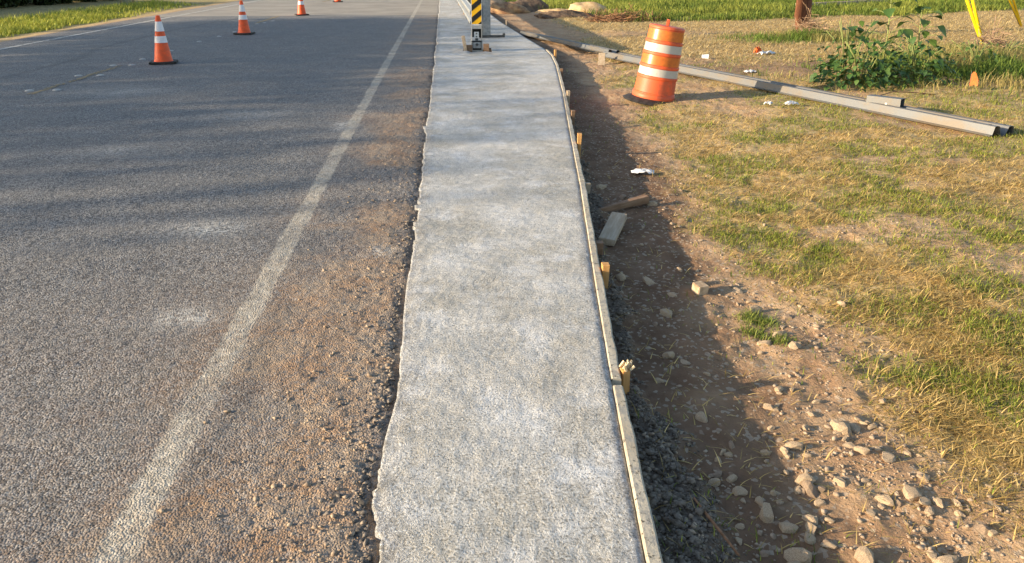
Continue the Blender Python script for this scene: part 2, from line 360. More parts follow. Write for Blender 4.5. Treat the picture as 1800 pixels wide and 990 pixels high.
# ------------------------------------------------------------------ verges
def rightz(x, y):
    s = x - xr(y) - .04
    z = -.125 + .055 * sstep(.5, 2.2, s) + .03 * sstep(2, 6, s)
    z = z + (fbm(x, y, 2.2, 4, 71) - .5) * .06 * sstep(.05, .5, s) + (fbm(x, y, 14, 4, 72) - .5) * .026 + (vn(x, y, 60, 73) - .5) * .006
    z = z + .05 * grey(x, y) * (.3 + fbm(x, y, 18, 3, 74))
    far = sstep(11, 16, y)
    z = z + far * .04 + .10 * np.exp(-(((x - 6.4) / 1.5) ** 2 + ((y - 9.8) / 1.8) ** 2)) + .10 * np.exp(-(((x - 8) / 1.0) ** 2 + ((y - 11.5) / 2) ** 2))
    return z
def grey(x, y):
    s = np.asarray(x - xr(y) - .04)
    w = np.interp(y, [1.0, 1.6, 2.0, 2.25, 2.4, 2.6, 2.9, 3.1, 3.5, 3.7, 4.6, 5.2, 6, 7, 9], [.24, .22, .20, .16, .07, .05, .06, .13, .10, .05, .10, .08, .03, .02, 0])
    return (1 - sstep(w * .6, w * 1.15 + .01, s + (fbm(x, y, 8, 3, 75) - .5) * .16)) * (y < 9)
def thatch(x, y):
    s = x - xr(y) - .04
    b = np.interp(y, [1, 1.6, 2, 2.5, 3, 3.5, 4.2, 5, 6, 7, 8, 10, 13, 18, 24], [.95, .92, .92, .95, .95, .75, .72, .74, .76, .72, .70, .75, 1.0, 1.4, 1.7])
    m = sstep(-.18, .22, s - b + (fbm(x, y, 1.8, 4, 76) - .5) * .9)
    track = np.exp(-((y - 10.9 - .12 * (x - 4)) / 1.1) ** 2) * sstep(2.6, 3.6, x) * (1 - sstep(5.6, 6.8, x))
    track = np.maximum(track, np.exp(-((y - 16.8) / .9) ** 2) * sstep(2.3, 3.2, x) * (1 - sstep(5, 7, x)))
    track = np.maximum(track, np.exp(-(((x - 2.3) / .5) ** 2 + ((y - 9.4) / .25) ** 2)) * .8)
    bare = sstep(.53, .64, fbm(x, y, 1.25, 4, 84)) * (y < 12.5)
    return np.clip(m * (1 - .9 * track) * (1 - .85 * bare), 0, 1)
def greenm(x, y):
    g = sstep(.46, .58, fbm(x, y, 1.4, 4, 77))
    near = np.exp(-((x - 2.6) / 1.0) ** 2 - ((y - 3.9) / .55) ** 2) + np.exp(-((x - 1.55) / .45) ** 2 - ((y - 7.6) / 1.2) ** 2) + .8 * np.exp(-((x - 2.6) / .7) ** 2 - ((y - 2.8) / .5) ** 2) + np.exp(-((x - 3.4) / 1.0) ** 2 - ((y - 8.3) / .5) ** 2) + .9*np.exp(-((x - 2.0) / .5) ** 2 - ((y - 4.3) / .6) ** 2)
    g = np.maximum(g * .75, np.clip(near * 1.1, 0, 1) * sstep(.3, .5, fbm(x, y, 3, 3, 78)))
    hay = sstep(12.3, 13.2, y) * (1 - sstep(19.6, 20.3, y - .36 * np.maximum(x - 8, 0) + (fbm(x, y, .6, 3, 79) - .5) * 1.5)) * sstep(3.0, 4.2, x)
    pole = np.exp(-((x - 7.5) / 1.3) ** 2 - ((y - 14.9) / .9) ** 2)
    weeds = np.exp(-((x - 7.2) / 1.7) ** 2 - ((y - 9.6) / 1.5) ** 2) + np.exp(-((x - 9.2) / 1.8) ** 2 - ((y - 11) / 1.6) ** 2)
    band = sstep(20.0, 20.6, y - .36 * np.maximum(x - 8, 0) + (fbm(x, y, .6, 3, 79) - .5) * 1.5) * sstep(4.3, 5.6, x + (fbm(x, y, .5, 3, 80) - .5) * 2) + sstep(25.5, 27, y) * sstep(2.6, 3.6, x)
    return np.clip(np.maximum.reduce([g * (1 - hay), np.clip(pole * 1.4, 0, 1), np.clip(weeds, 0, 1), np.clip(band, 0, 1)]), 0, 1)
ysv = np.concatenate([[-25, -8, -2, .3], rows(.9, 4, .0155, 1.35, 60), [75, 100, 140, 200, 300, 420]])
so = [0.0]
while so[-1] < 70: so.append(so[-1] + (.0155 if so[-1] < 1.7 else .0155 * (1 + (so[-1] - 1.7) * 1.1)))
so = np.concatenate([np.array(so), [100, 200, 400]])
Yv, SO = np.meshgrid(ysv, so, indexing='ij'); Xv = xr(Yv) + .035 + SO
Zv = rightz(Xv, Yv)
th = thatch(Xv, Yv); gm = greenm(Xv, Yv)
shade_brown = (1 - sstep(-.3, .12, SO - np.interp(Yv, [1, 1.7, 2.4, 3.2, 4.2, 5.5, 7, 9], [.5, .5, .55, .6, .75, .85, .6, .4]) + (fbm(Xv, Yv, 2.5, 4, 81) - .5) * .5)) * .9  # shadow band along the form boards, put into the soil colour
shade_brown = np.maximum(shade_brown, .75 * np.exp(-((Yv - 10.9) / 1.4) ** 2) * sstep(2.6, 3.6, Xv) * (1 - sstep(6, 7, Xv)))  # own brown of the bare track
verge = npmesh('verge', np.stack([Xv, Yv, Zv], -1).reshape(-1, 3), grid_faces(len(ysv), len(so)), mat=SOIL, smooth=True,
       attrs=dict(thatch=th.ravel(), green=(gm * th).ravel(), shade_brown=np.clip(shade_brown, 0, 1).ravel(), grey=grey(Xv, Yv).ravel())); verge['kind'] = 'structure'
def leftz(x, y): return -.05 - .05 * sstep(-8.6, -9.6, x) + (fbm(x, y, 1.5, 4, 91) - .5) * .08 * sstep(-8.4, -9, x) + .25 * sstep(-10, -16, x)
yl_ = np.concatenate([[-30, -10], np.linspace(0, 60, 260), [80, 120, 200, 420]]); xl_ = np.concatenate([[-400, -150, -60], np.linspace(-40, -8.2, 160)])
Yq, Xq = np.meshgrid(yl_, xl_, indexing='ij')
gl = sstep(-9.0, -9.6, Xq + (fbm(Xq, Yq, .8, 3, 92) - .5) * .8)
npmesh('far_verge', np.stack([Xq, Yq, leftz(Xq, Yq)], -1).reshape(-1, 3), grid_faces(len(yl_), len(xl_)), mat=SOIL, smooth=True,
       attrs=dict(thatch=sstep(-8.5, -9.1, Xq).ravel(), green=gl.ravel(), shade_brown=(Xq * 0).ravel(), grey=(Xq * 0).ravel())).__setitem__('kind', 'structure')
npmesh('ground', [(-2500, -2500, -.4), (2500, -2500, -.4), (2500, 2500, -.4), (-2500, 2500, -.4)], [(0, 1, 2, 3)], mat=SOIL,
       attrs=dict(thatch=[1] * 4, green=[.5] * 4, shade_brown=[0] * 4, grey=[0] * 4)).__setitem__('kind', 'structure')
def gz(x, y): return float(rightz(np.array([x], float), np.array([y], float))[0])

# ------------------------------------------------------------------ grass blades (uncountable: stuff)
def blades(name, px, py, pz, h, w, lean, col, label, cat, flat=None):
    n = len(px); az = rng.uniform(0, 2 * np.pi, n); dx, dy = np.cos(az), np.sin(az); sx, sy = -dy, dx
    lz = np.cos(lean); lr = np.sin(lean)
    P0 = np.stack([px, py, pz], -1); side = np.stack([sx, sy, sx * 0], -1) * (w / 2)[:, None]
    bend = rng.uniform(.15, .7, n)
    M = P0 + np.stack([dx * lr * .5 * h, dy * lr * .5 * h, lz * .55 * h], -1)
    Tp = P0 + np.stack([dx * h * (lr + bend * .35), dy * h * (lr + bend * .35), h * lz * (1 - bend * .3)], -1)
    V = np.stack([P0 - side, P0 + side, M - side * .8, M + side * .8, Tp], 1).reshape(-1, 3)
    b = np.arange(n)[:, None] * 5
    T3 = np.concatenate([b + np.array([0, 1, 3]), b + np.array([0, 3, 2]), b + np.array([2, 3, 4])])
    o = npmesh(name, V, Ft=T3, mat=GRASS, col=np.repeat(col, 5, 0)); return tag(o, label, cat, kind='stuff')
def mixcol(f, a, b): return np.array(a)[None] * (1 - f[:, None]) + np.array(b)[None] * f[:, None]
def bright(n, lo=.7, hi=1.25): return rng.uniform(lo, hi, n)[:, None]
# near lawn: straw and green, density falls with distance
def scatter(n, y0, y1, smax, p=1.6):
    u = rng.random(n); a = 1 - p
    y = (y0 ** a + u * (y1 ** a - y0 ** a)) ** (1 / a); return y
n = 640000
y = scatter(n, 1.35, 12.5, 0); x = xr(y) + .06 + rng.random(n) * (.85 * y + 1.2)
tm = thatch(x, y); k = rng.random(n) < tm * (.30 + .70 * sstep(.35, .62, fbm(x, y, 5, 3, 95))) + .012
x, y = x[k], y[k]; n = len(x); z = rightz(x, y) - .003
g = greenm(x, y); isg = rng.random(n) < np.clip(g * .85 + .03, 0, 1)
sc = .75 + .08 * y
h = np.where(isg, rng.uniform(.018, .045, n), rng.uniform(.025, .082, n)) * (.8 + .05 * y)
w = np.where(isg, .0034, .0034) * sc * rng.uniform(.7, 1.4, n)
lean = np.where(isg, rng.uniform(.1, 1.1, n), rng.uniform(.9, 1.52, n))
col = np.where(isg[:, None], mixcol(rng.random(n), (.14, .20, .028), (.37, .38, .065)), mixcol(rng.random(n), (.40, .27, .085), (.82, .61, .25))) * bright(n, .5, 1.25)
blades('lawn_grass', x, y, z, h, w, lean, col, 'short dry straw and olive green grass over the right verge', 'grass')
# green tufts standing proud
n = 60000; y = scatter(n, 1.6, 12, 0, 1.3); x = xr(y) + .2 + rng.random(n) * (.85 * y + 1)
k = (rng.random(n) < greenm(x, y) * thatch(x, y) ** .5 * sstep(.5, .62, fbm(x, y, 4.5, 2, 97))); 
cxs, cys = np.array([1.41, 1.36, 1.33, 1.40]), np.array([2.98, 3.02, 2.88, 2.8])
ti = rng.integers(0, 4, 900); x = np.concatenate([x[k], cxs[ti] + rng.normal(0, .03, 900)]); y = np.concatenate([y[k], cys[ti] + rng.normal(0, .035, 900)])
n = len(x); h = rng.uniform(.02, .055, n) * (.75 + .05 * y); w = .004 * (.7 + .08 * y)
blades('green_grass_tufts', x, y, rightz(x, y) - .004, h, w, rng.uniform(.2, 1.2, n), mixcol(rng.random(n), (.11, .17, .028), (.30, .32, .07)) * bright(n), 'green grass tufts growing through the dry lawn', 'grass')
# hay field and weeds farther off
n = 170000; y = scatter(n, 11, 24, 0, 1.2); x = 1.9 + rng.random(n) * 17; 
k = (x < .95 * y + 2) & (rng.random(n) < thatch(x, y) * .9) & (greenm(x, y) < rng.random(n) * .9 + .2); x, y = x[k], y[k]; n = len(x)
blades('mown_hay', x, y, rightz(x, y) - .005, rng.uniform(.05, .13, n), np.full(n, .011), rng.uniform(.8, 1.5, n), mixcol(rng.random(n), (.42, .30, .13), (.70, .55, .27)) * bright(n), 'pale mown hay lying across the field behind the rail', 'hay')
n = 110000; y = rng.uniform(7.6, 17, n); x = rng.uniform(3.5, 13.5, n); gmk = greenm(x, y)
zone = np.clip(np.exp(-((x - 7.4) / 1.9) ** 2 - ((y - 9.7) / 1.3) ** 2) + np.exp(-((x - 7.5) / 1.3) ** 2 - ((y - 15.0) / .8) ** 2) + np.exp(-((x - 9.6) / 1.9) ** 2 - ((y - 11.2) / 1.5) ** 2), 0, 1)
k = rng.random(n) < zone * sstep(.3, .6, fbm(x, y, 2, 3, 98) + zone * .3); x, y, zone = x[k], y[k], zone[k]; n = len(x)
dryf = sstep(.44, .58, fbm(x, y, 1.3, 3, 99))[:, None]
c1 = mixcol(rng.random(n), (.07, .13, .02), (.20, .27, .05)); c2 = mixcol(rng.random(n), (.36, .27, .11), (.52, .40, .17))
blades('weedy_grass', x, y, rightz(x, y) - .01, rng.uniform(.10, .30, n) * (.5 + .6 * zone), np.full(n, .010), rng.uniform(.05, .9, n), (c1 * (1 - dryf * .8) + c2 * dryf * .8) * bright(n), 'rank green and straw coloured grass around the weeds and pole', 'grass')
n = 150000; y = scatter(n, 20, 42, 0, 1.5); x = rng.uniform(2.6, 34, n)
band = sstep(20.0, 20.6, y - .36 * np.maximum(x - 8, 0) + (fbm(x, y, .6, 3, 79) - .5) * 1.5) * sstep(4.3, 5.6, x + (fbm(x, y, .5, 3, 80) - .5) * 2) + sstep(25.5, 27, y) * sstep(2.6, 3.6, x)
k = (rng.random(n) < band) & (x < .95 * y + 3); x, y = x[k], y[k]; n = len(x)
blades('tall_green_grass', x, y, rightz(x, y) - .01, rng.uniform(.10, .36, n) * (.05 + 1.4 * fbm(x, y, .9, 4, 101)), np.full(n, .022), rng.uniform(.05, .6, n), mixcol(np.clip(rng.random(n) * .6 + sstep(.45, .65, fbm(x, y, .5, 3, 102)) * .5, 0, 1), (.07, .13, .02), (.34, .36, .07)) * bright(n, .5, 1.3), 'band of taller bright green grass behind the hay', 'grass')
n = 90000; y = scatter(n, 13, 46, 0, 1.3); x = -8.9 - rng.random(n) ** 1.3 * 7
k = (x > -11.4) & (y < 33) & (rng.random(n) < sstep(-9.3, -9.9, x + (fbm(x, y, .8, 3, 92) - .5) * .8) * (1 - .75 * sstep(24, 26, y) * (x > -10.6))); x, y = x[k], y[k]; n = len(x)
hh = np.interp(-x, [9, 10, 11, 13], [.07, .18, .27, .27])
blades('roadside_tall_grass', x, y, leftz(x, y) - .01, hh * rng.uniform(.6, 1.25, n), np.full(n, .020), rng.uniform(.05, .65, n), mixcol(rng.random(n), (.22, .28, .035), (.58, .54, .10)) * bright(n), 'tall yellow green grass along the far side of the road', 'grass')

# ------------------------------------------------------------------ loose gravel, crumbs and clods (stuff)
ico = bmesh.new(); bmesh.ops.create_icosphere(ico, subdivisions=1, radius=1); ico.verts.ensure_lookup_table()
IV = np.array([v.co[:] for v in ico.verts]); IF = np.array([[v.index for v in f.verts] for f in ico.faces]); ico.free()
def lumps(name, x, y, z, r, mat, label, cat, flat=.6):
    n = len(x); a = rng.uniform(0, 6.28, n); c, s = np.cos(a)[:, None], np.sin(a)[:, None]
    J = IV[None] * (1 + rng.uniform(-.45, .40, (n, len(IV), 1))) * np.stack([rng.uniform(.8, 1.4, n), rng.uniform(.6, 1, n), rng.uniform(.7, 1.1, n) * flat], -1)[:, None, :]
    Vx = J[..., 0] * c - J[..., 1] * s; Vy = J[..., 0] * s + J[..., 1] * c
    V = np.stack([Vx * r[:, None] + x[:, None], Vy * r[:, None] + y[:, None], J[..., 2] * r[:, None] + z[:, None]], -1).reshape(-1, 3)
    Fc = (np.arange(n)[:, None, None] * len(IV) + IF[None]).reshape(-1, 3)
    return tag(npmesh(name, V, Ft=Fc, mat=mat), label, cat, kind='stuff')
n = 17000; y = scatter(n, 1.3, 8, 0, 1.7); s_ = rng.random(n) * 2.0; x = xr(y) + .06 + s_
k = rng.random(n) < (1 - thatch(x, y)) * (.25 + .75 * sstep(.35, .6, fbm(x, y, 3, 3, 111))) * (.35 + .65 * sstep(.25, .6, s_)); x, y = x[k], y[k]; n = len(x)
r = .0022 + rng.exponential(.0026, n); r = np.minimum(r, .012)
lumps('verge_gravel', x, y, rightz(x, y) + r * .2, r, GRAVEL, 'small pale gravel scattered over the bare dirt', 'gravel')
n = 5000; y = scatter(n, 1.1, 14, 0, 1.7); x = xl(y) - .02 - np.abs(rng.normal(0, .05, n)); r = np.minimum(.0022 + rng.exponential(.0028, n), .013)
lumps('edge_crumbs', x, y, road_h(x, y) - .006 + r * .2, r, CHIP, 'dark asphalt crumbs along the broken road edge', 'rubble')
n = 2600; y = scatter(n, 1.1, 24, 0, 1.5); x = xl(y) - .03 - np.abs(rng.normal(0, .20, n)); r = np.minimum(.002 + rng.exponential(.002, n), .009)
lumps('shoulder_gravel', x, y, road_h(x, y) + r * .2, r, GRAVEL, 'loose tan gravel on the dusty road shoulder', 'gravel')
n = 42000; y = scatter(n, 1.2, 8, 0, 1.4); x = xr(y) + .045 + rng.random(n) * .6; k = rng.random(n) < grey(x, y); x, y = x[k], y[k]; n = len(x)
r = np.minimum(.0018 + rng.exponential(.0029, n), .020)
lumps('dark_clods', x, y, rightz(x, y) + r * .25, r, CLOD, 'dark crumbly clods heaped against the form boards', 'soil', .6)

# ------------------------------------------------------------------ stones
def stone_mesh(seed, sub=2):
    bm = bmesh.new(); bmesh.ops.create_icosphere(bm, subdivisions=sub, radius=1); rr = random.Random(seed)
    ax = [Vector((rr.gauss(0, 1), rr.gauss(0, 1), rr.gauss(0, 1))).normalized() for _ in range(13)]; lim = [rr.uniform(.48, .85) for _ in ax]
    for v in bm.verts:
        for a, l in zip(ax, lim):
            d = v.co.dot(a)
            if d > l: v.co -= a * (d - l)
        v.co *= 1 + rr.uniform(-.09, .09)
        v.co.x *= 1.55; v.co.y *= 1.2; v.co.z *= .95
    me = bpy.data.meshes.new('stone'); bm.normal_update(); bm.to_mesh(me); bm.free()
    return me
SM = [stone_mesh(i) for i in range(9)]
for i, m_ in enumerate(SM): m_.materials.append(STONE if i < 7 else STONE_D)
ST = [(1.23,2.42,.018),(1.34,2.33,.014),(1.34,2.16,.029),(1.32,2.14,.013),(1.39,2.16,.02),(1.43,2.18,.013),(1.45,2.16,.015),(1.22,2.17,.011),(1.1,2.18,.01),(1.13,2.07,.025),(1.09,2.05,.019),(1.09,2.03,.012),(1.34,2.02,.022),(1.31,2.05,.016),(1.4,1.98,.024),(1.09,1.91,.023),(1.09,1.87,.026),(1.12,1.86,.014),(1.05,1.87,.014),(1.19,1.88,.016),(1.23,1.93,.007),(1.37,1.8,.024),(1.28,1.79,.02),(1.39,1.77,.022),(1.43,1.76,.015),(1.31,1.77,.014),(1.21,1.74,.012),(1.38,1.73,.014),(.91,1.77,.027),(.91,1.82,.014),(.95,1.71,.021),(1.01,1.7,.019),(.99,1.67,.017),(1.03,1.74,.016),(1.03,1.65,.013),(1.08,1.73,.011),(.93,1.6,.026),(.91,1.58,.018),(1.1,1.57,.028),(1.13,1.54,.015),(1.16,1.54,.01),(1.29,1.57,.02),(1.31,1.54,.025),(1.48,1.64,.021),(.83,1.96,.015),(.81,1.92,.015),(.87,1.94,.015),(.87,1.87,.016),(1.09,1.81,.014),(1.46,1.88,.018),(.89,2.07,.012),(.88,2.26,.02),(.93,2.1,.014),(.89,1.64,.009),(1.57,2.3,.016),(1.14,2.3,.014),(1.18,2.31,.01),(.9,2.71,.023),(1.02,3.46,.029),(.95,2.66,.018),(1.13,5.18,.033),(1.22,4.91,.027),(1.27,4.84,.025),(1.34,4.83,.027),(1.38,4.74,.025),(.89,3.54,.025),(1.0,3.1,.026),(1.09,3.31,.019),(2.0,5.36,.028),(.8,2.52,.015),(.92,3.0,.015),(1.54,3.02,.021),(1.42,3.09,.029),(1.43,2.85,.029),(1.44,2.73,.021),(1.82,3.07,.018),(1.34,2.79,.022),(1.43,3.33,.02),(1.45,3.22,.019)]
rs = random.Random(3)
for _ in range(110):
    yy = 1.5 + 3.6 * rs.random() ** 1.6; s0 = .30 + rs.random() * .85
    ST.append((float(xr(yy)) + s0, yy, rs.uniform(.006, .013)))
special = {(1.13, 5.18): 'pale rounded stone in the shaded dirt, nearest the white litter', (2.0, 5.36): 'lone grey round stone lying in the dry grass past the white litter',
           (.91, 1.77): 'large angular stone at the near edge of the shaded dirt band', (.93, 1.6): 'large brown stone half buried at the bottom of the dirt band',
           (1.31, 1.54): 'white rough stone at the very bottom of the photo, right of the rubble', (1.1, 1.57): 'long pale stone at the bottom centre of the sunlit rubble',
           (1.34, 2.16): 'largest stone of the small row across the sunlit rubble', (1.48, 1.64): 'stone standing alone in the straw at the lower right',
           (1.0, 3.1): 'flat pale stone in the shaded dirt beside the tall pine stake', (1.02, 3.46): 'pale stone between the short block and the sunlit brick piece'}
NTH = ['leftmost', 'second from left', 'third from left', 'fourth from left', 'fifth from left', 'sixth from left', 'seventh from left', 'eighth from left', 'ninth from left', 'tenth from left', 'eleventh from left', 'twelfth from left', 'thirteenth from left']
ZONE = [(1.66, 'along the bottom edge of the photo'), (1.80, 'just above the bottom edge of the photo'), (1.95, 'in the lower part of the rubble'), (2.12, 'in the middle of the rubble'), (2.5, 'at the upper end of the rubble'), (3.15, 'level with the green tuft'), (4.0, 'level with the brick piece'), (9, 'near the loose lumber')]
cellz = {}
for i, (x, y, r) in enumerate(ST):
    if r > .0125 and (x, y) not in special:
        cellz.setdefault(((x - float(xr(y)) - .04) < .5, next(k for k, z in enumerate(ZONE) if y < z[0])), []).append((x / y, i))
stone_label = {}
for (sh_, k), L_ in cellz.items():
    for n_, (_, i) in enumerate(sorted(L_)): stone_label[i] = f"{'shaded' if sh_ else 'sunlit'} pale stone {ZONE[k][1]}" + (f', {NTH[n_]}' if len(L_) > 1 else '')
for i, (x, y, r) in enumerate(ST):
    o = bpy.data.objects.new('stone', SM[i % 9 if r > .012 else i % 7]); COL.objects.link(o)
    o.location = (x, y, gz(x, y) + r * rs.uniform(-.05, .22)); o.rotation_euler = (rs.uniform(-.3, .3), rs.uniform(-.3, .3), rs.uniform(0, 6.3))
    k = r * rs.uniform(.95, 1.15); o.scale = (k, k * rs.uniform(.75, 1.05), k * rs.uniform(.8, 1.15))
    shade = (x - float(xr(y)) - .04) < .5
    big = r > .0125
    lab = special.get((x, y)) or stone_label.get(i) or ('pale stone lying loose in the shaded dirt beside the form board' if shade else 'pale limestone lying loose in the sunlit rubble and dirt') if big else ('small pebble in the shaded dirt beside the form board' if shade else 'small pebble in the sunlit rubble')
    tag(o, lab, 'stone', 'stones on the dirt verge' if big else 'pebbles on the dirt verge')

# ------------------------------------------------------------------ form boards and stakes
def form_board(y0, y1, label):
    yy = np.arange(y0, y1 + .001, .05); bm = bmesh.new(); rings = []
    for i, q in enumerate(yy):
        a = float(xr(q)) + .003; j = (vn(np.array([q]), np.array([0.]), 9, 121)[0] - .5) * .006
        zt = .010 + (vn(np.array([q]), np.array([0.]), 4, 122)[0] - .5) * .006
        w = .038 + j
        rings.append([bm.verts.new(v) for v in ((a, q, zt - .004), (a + .005, q, zt), (a + w - .006, q, zt - .001), (a + w, q, zt - .007), (a + w, q, -.15), (a, q, -.15))])
    for u, v in zip(rings, rings[1:]):
        for k in range(6): bm.faces.new((u[k], v[k], v[(k + 1) % 6], u[(k + 1) % 6]))
    bm.faces.new(rings[0]); bm.faces.new(rings[-1][::-1])
    o = bmobj('form_board', bm, FORM); return tag(o, label, 'form board', 'timber form boards along the concrete')
form_board(.6, 2.335, 'nearest cement-crusted form board, running out of the bottom of the photo')
form_board(2.345, 4.90, 'form board past the splintered stake, beside the loose lumber blocks')
form_board(4.91, 8.40, 'form board past the loose lumber, up to the middle stakes')
form_board(8.41, 13.4, 'farthest form board, bending along the flared end of the concrete')
bm = bmesh.new()                                            # cement slurry lumps on the boards
def stake(y, top, w, d, mat, label, lean=0, off=.0):
    x = float(xr(y)) + .044 + d / 2 + off
    bm = bmesh.new(); vs = box(bm, (0, 0, 0), (d, w, top + .26))
    for v in vs:
        if v.co.z < 0: v.co.x *= .5; v.co.y *= .4
    bmesh.ops.bevel(bm, geom=bm.edges[:], offset=.002, segments=1, affect='EDGES')
    o = bmobj('wooden_stake', bm, mat); o.location = (x, y, (top - .26) / 2); o.rotation_euler = (R(lean), R(lean * .6), R(random.uniform(-8, 8)))
    return tag(o, label, 'stake', 'wooden stakes bracing the form boards')
stake(3.36, .032, .045, .036, WOOD_O, 'sunlit orange pine stake, nearest whole stake to the camera', 1)
stake(3.78, -.012, .045, .040, WOOD_B, 'short brown stake cut off low just past the nearest orange stake')
stake(4.93, -.01, .04, .036, WOOD_G, 'grey stub of a stake just past the loose brown lumber')
stake(6.08, .085, .05, .036, WOOD_O, 'tall sunlit orange stake beside the middle of the concrete', 2)
stake(7.25, .06, .05, .036, WOOD_B, 'brown stake, next one beyond the tall orange stake')
stake(8.50, .055, .06, .036, WOOD_G, 'greyish stake level with the traffic drum')
stake(10.55, .04, .06, .036, WOOD_B, 'small brown stake beyond the traffic drum, on the bending board')
stake(12.45, .10, .06, .036, WOOD_O, 'farthest orange stake near the flared end of the concrete')
stake(19.6, .10, .06, .036, WOOD_G, 'tiny pale stake at the far edge beyond the steel post')
sp_ = empty('broken_stake', (float(xr(2.40)) + .058, 2.40, 0), (0, 0, R(8)), 'broken stake with a pale splintered head beside the near form board', 'stake')
boxobj('shaft', (0, 0, -.108), (.028, .036, .24), WOOD_O, sp_, bev=.002)
bm = bmesh.new()
for k in range(16):
    hgt = random.uniform(.012, .034); box(bm, (random.uniform(-.008, .026), random.uniform(-.018, .018), .010 + hgt / 2), (random.uniform(.004, .010), random.uniform(.004, .009), hgt), Matrix.Rotation(random.uniform(-.4, .9), 3, 'Y') @ Matrix.Rotation(random.uniform(-.3, .3), 3, 'X'))
bmobj('splintered_head', bm, SPLINTER, sp_)

# loose lumber, brick, twig
def lump_board(name, x, y, s, rz, mat, label, cat, tilt=(0, 0), up=0):
    o = boxobj(name, (0, 0, 0), s, mat, bev=.003, jit=.002); o.location = (x, y, gz(x, y) + s[2] / 2 + up); o.rotation_euler = (tilt[0], tilt[1], rz); return tag(o, label, cat)
b_ = lump_board('lumber_offcut', 1.155, 4.66, (.42, .055, .05), R(24), WOOD_B, 'long brown lumber offcut with a pointed end lying in the dirt', 'lumber', (0, R(-3)), .012)
for v in b_.data.vertices:
    if v.co.x < -.19: v.co.y = v.co.y * .2 - .012; v.co.z *= .6
lump_board('lumber_block', .995, 4.19, (.095, .40, .042), R(-23), WOOD_G, 'short pale grey lumber block lying flat near the form board', 'lumber', (R(5), R(4)), .02)
lump_board('brick_piece', 1.235, 3.33, (.055, .065, .05), R(15), STONE, 'small sunlit brick shaped block at the edge of the shadow', 'brick', (R(8), 0), .0)
tag(tube('twig', [(.70, 1.80, -.075), (.715, 1.74, -.08), (.735, 1.66, -.085), (.75, 1.58, -.085)], [.003, .004, .004, .003], BROWNW), 'thin brown twig lying on the dark clods at the bottom', 'twig')

# ------------------------------------------------------------------ cones
def cone(x, y, rz, label):
    t = empty('traffic_cone', (x, y, .0), (0, 0, rz), label, 'traffic cone', 'traffic cones along the centre line')
    HC, B0, B1 = .70, .128, .030
    rad = lambda z: B0 + (B1 - B0) * (z - .035) / (HC - .035)
    lathe('body', [(rad(.035) + .012, .030), (rad(.05) + .003, .045), (rad(.06), .06), (rad(HC - .03), HC - .03), (rad(HC) * .95, HC - .006), (rad(HC) * .7, HC), (rad(HC) * .55, HC), (rad(HC) * .5, HC - .03)], CONE_O, t, 36)
    for name, a, b in (('upper_white_collar', .47, .612), ('lower_white_collar', .305, .402)):
        lathe(name, [(rad(a) + .0005, a), (rad(a) + .003, a + .002), (rad(b) + .003, b - .002), (rad(b) + .0005, b)], TAPE_C, t, 36, cap=False)
    bm = bmesh.new(); vs = box(bm, (0, 0, .018), (.38, .38, .030)); ed = [e for e in bm.edges if abs(e.verts[0].co.z - e.verts[1].co.z) > .01]
    bmesh.ops.bevel(bm, geom=ed, offset=.04, segments=4, affect='EDGES'); bmesh.ops.bevel(bm, geom=[e for e in bm.edges if e.is_boundary is False and min(e.verts[0].co.z, e.verts[1].co.z) > .03], offset=.006, segments=2, affect='EDGES')
    bmobj('base', bm, RUBBER, t)
    return t
cone(-4.14, 12.05, R(12), 'nearest and largest orange traffic cone, with two white bands in view')
cone(-4.16, 17.2, R(-5), 'second traffic cone from the near end, its top cut by the photo edge')
cone(-4.04, 23.8, R(20), 'third traffic cone from the near end, at the seam of the lighter paving')
cone(-4.04, 32.5, R(0), 'farthest traffic cone, only its base and foot in view')

# raised pavement markers
mk = bmesh.new(); bmesh.ops.create_uvsphere(mk, u_segments=16, v_segments=8, radius=1)
bmesh.ops.delete(mk, geom=[v for v in mk.verts if v.co.z < -.05], context='VERTS')
MM = bpy.data.meshes.new('pavement_marker'); mk.to_mesh(MM); mk.free(); MM.materials.append(MARKC)
for p_ in MM.polygons: p_.use_smooth = True
for i, (x, y) in enumerate([(-4.82, 9.46), (-4.52, 9.48), (-4.81, 10.73), (-4.54, 10.76), (-4.79, 11.83), (-4.54, 11.88), (-4.65, 12.61), (-4.63, 13.88), (-4.63, 15.55), (-4.55, 16.68), (-4.52, 17.82), (-4.57, 20.28), (-4.47, 20.67), (-4.38, 21.3)]):
    o = bpy.data.objects.new('pavement_marker', MM); COL.objects.link(o); o.location = (x, y, -.005); o.scale = (.050, .050, .016)
    ORD = ['first', 'second', 'third', 'fourth', 'fifth', 'sixth', 'seventh', 'eighth']
    tag(o, f'round ceramic road marker, {ORD[i // 2]} pair from the near end of the yellow dash, {"right" if i % 2 else "left"} one' if i < 6 else f'round ceramic road marker, {ORD[i - 6]} of the single row going on beyond the yellow dash', 'road marker', 'raised markers along the centre line')

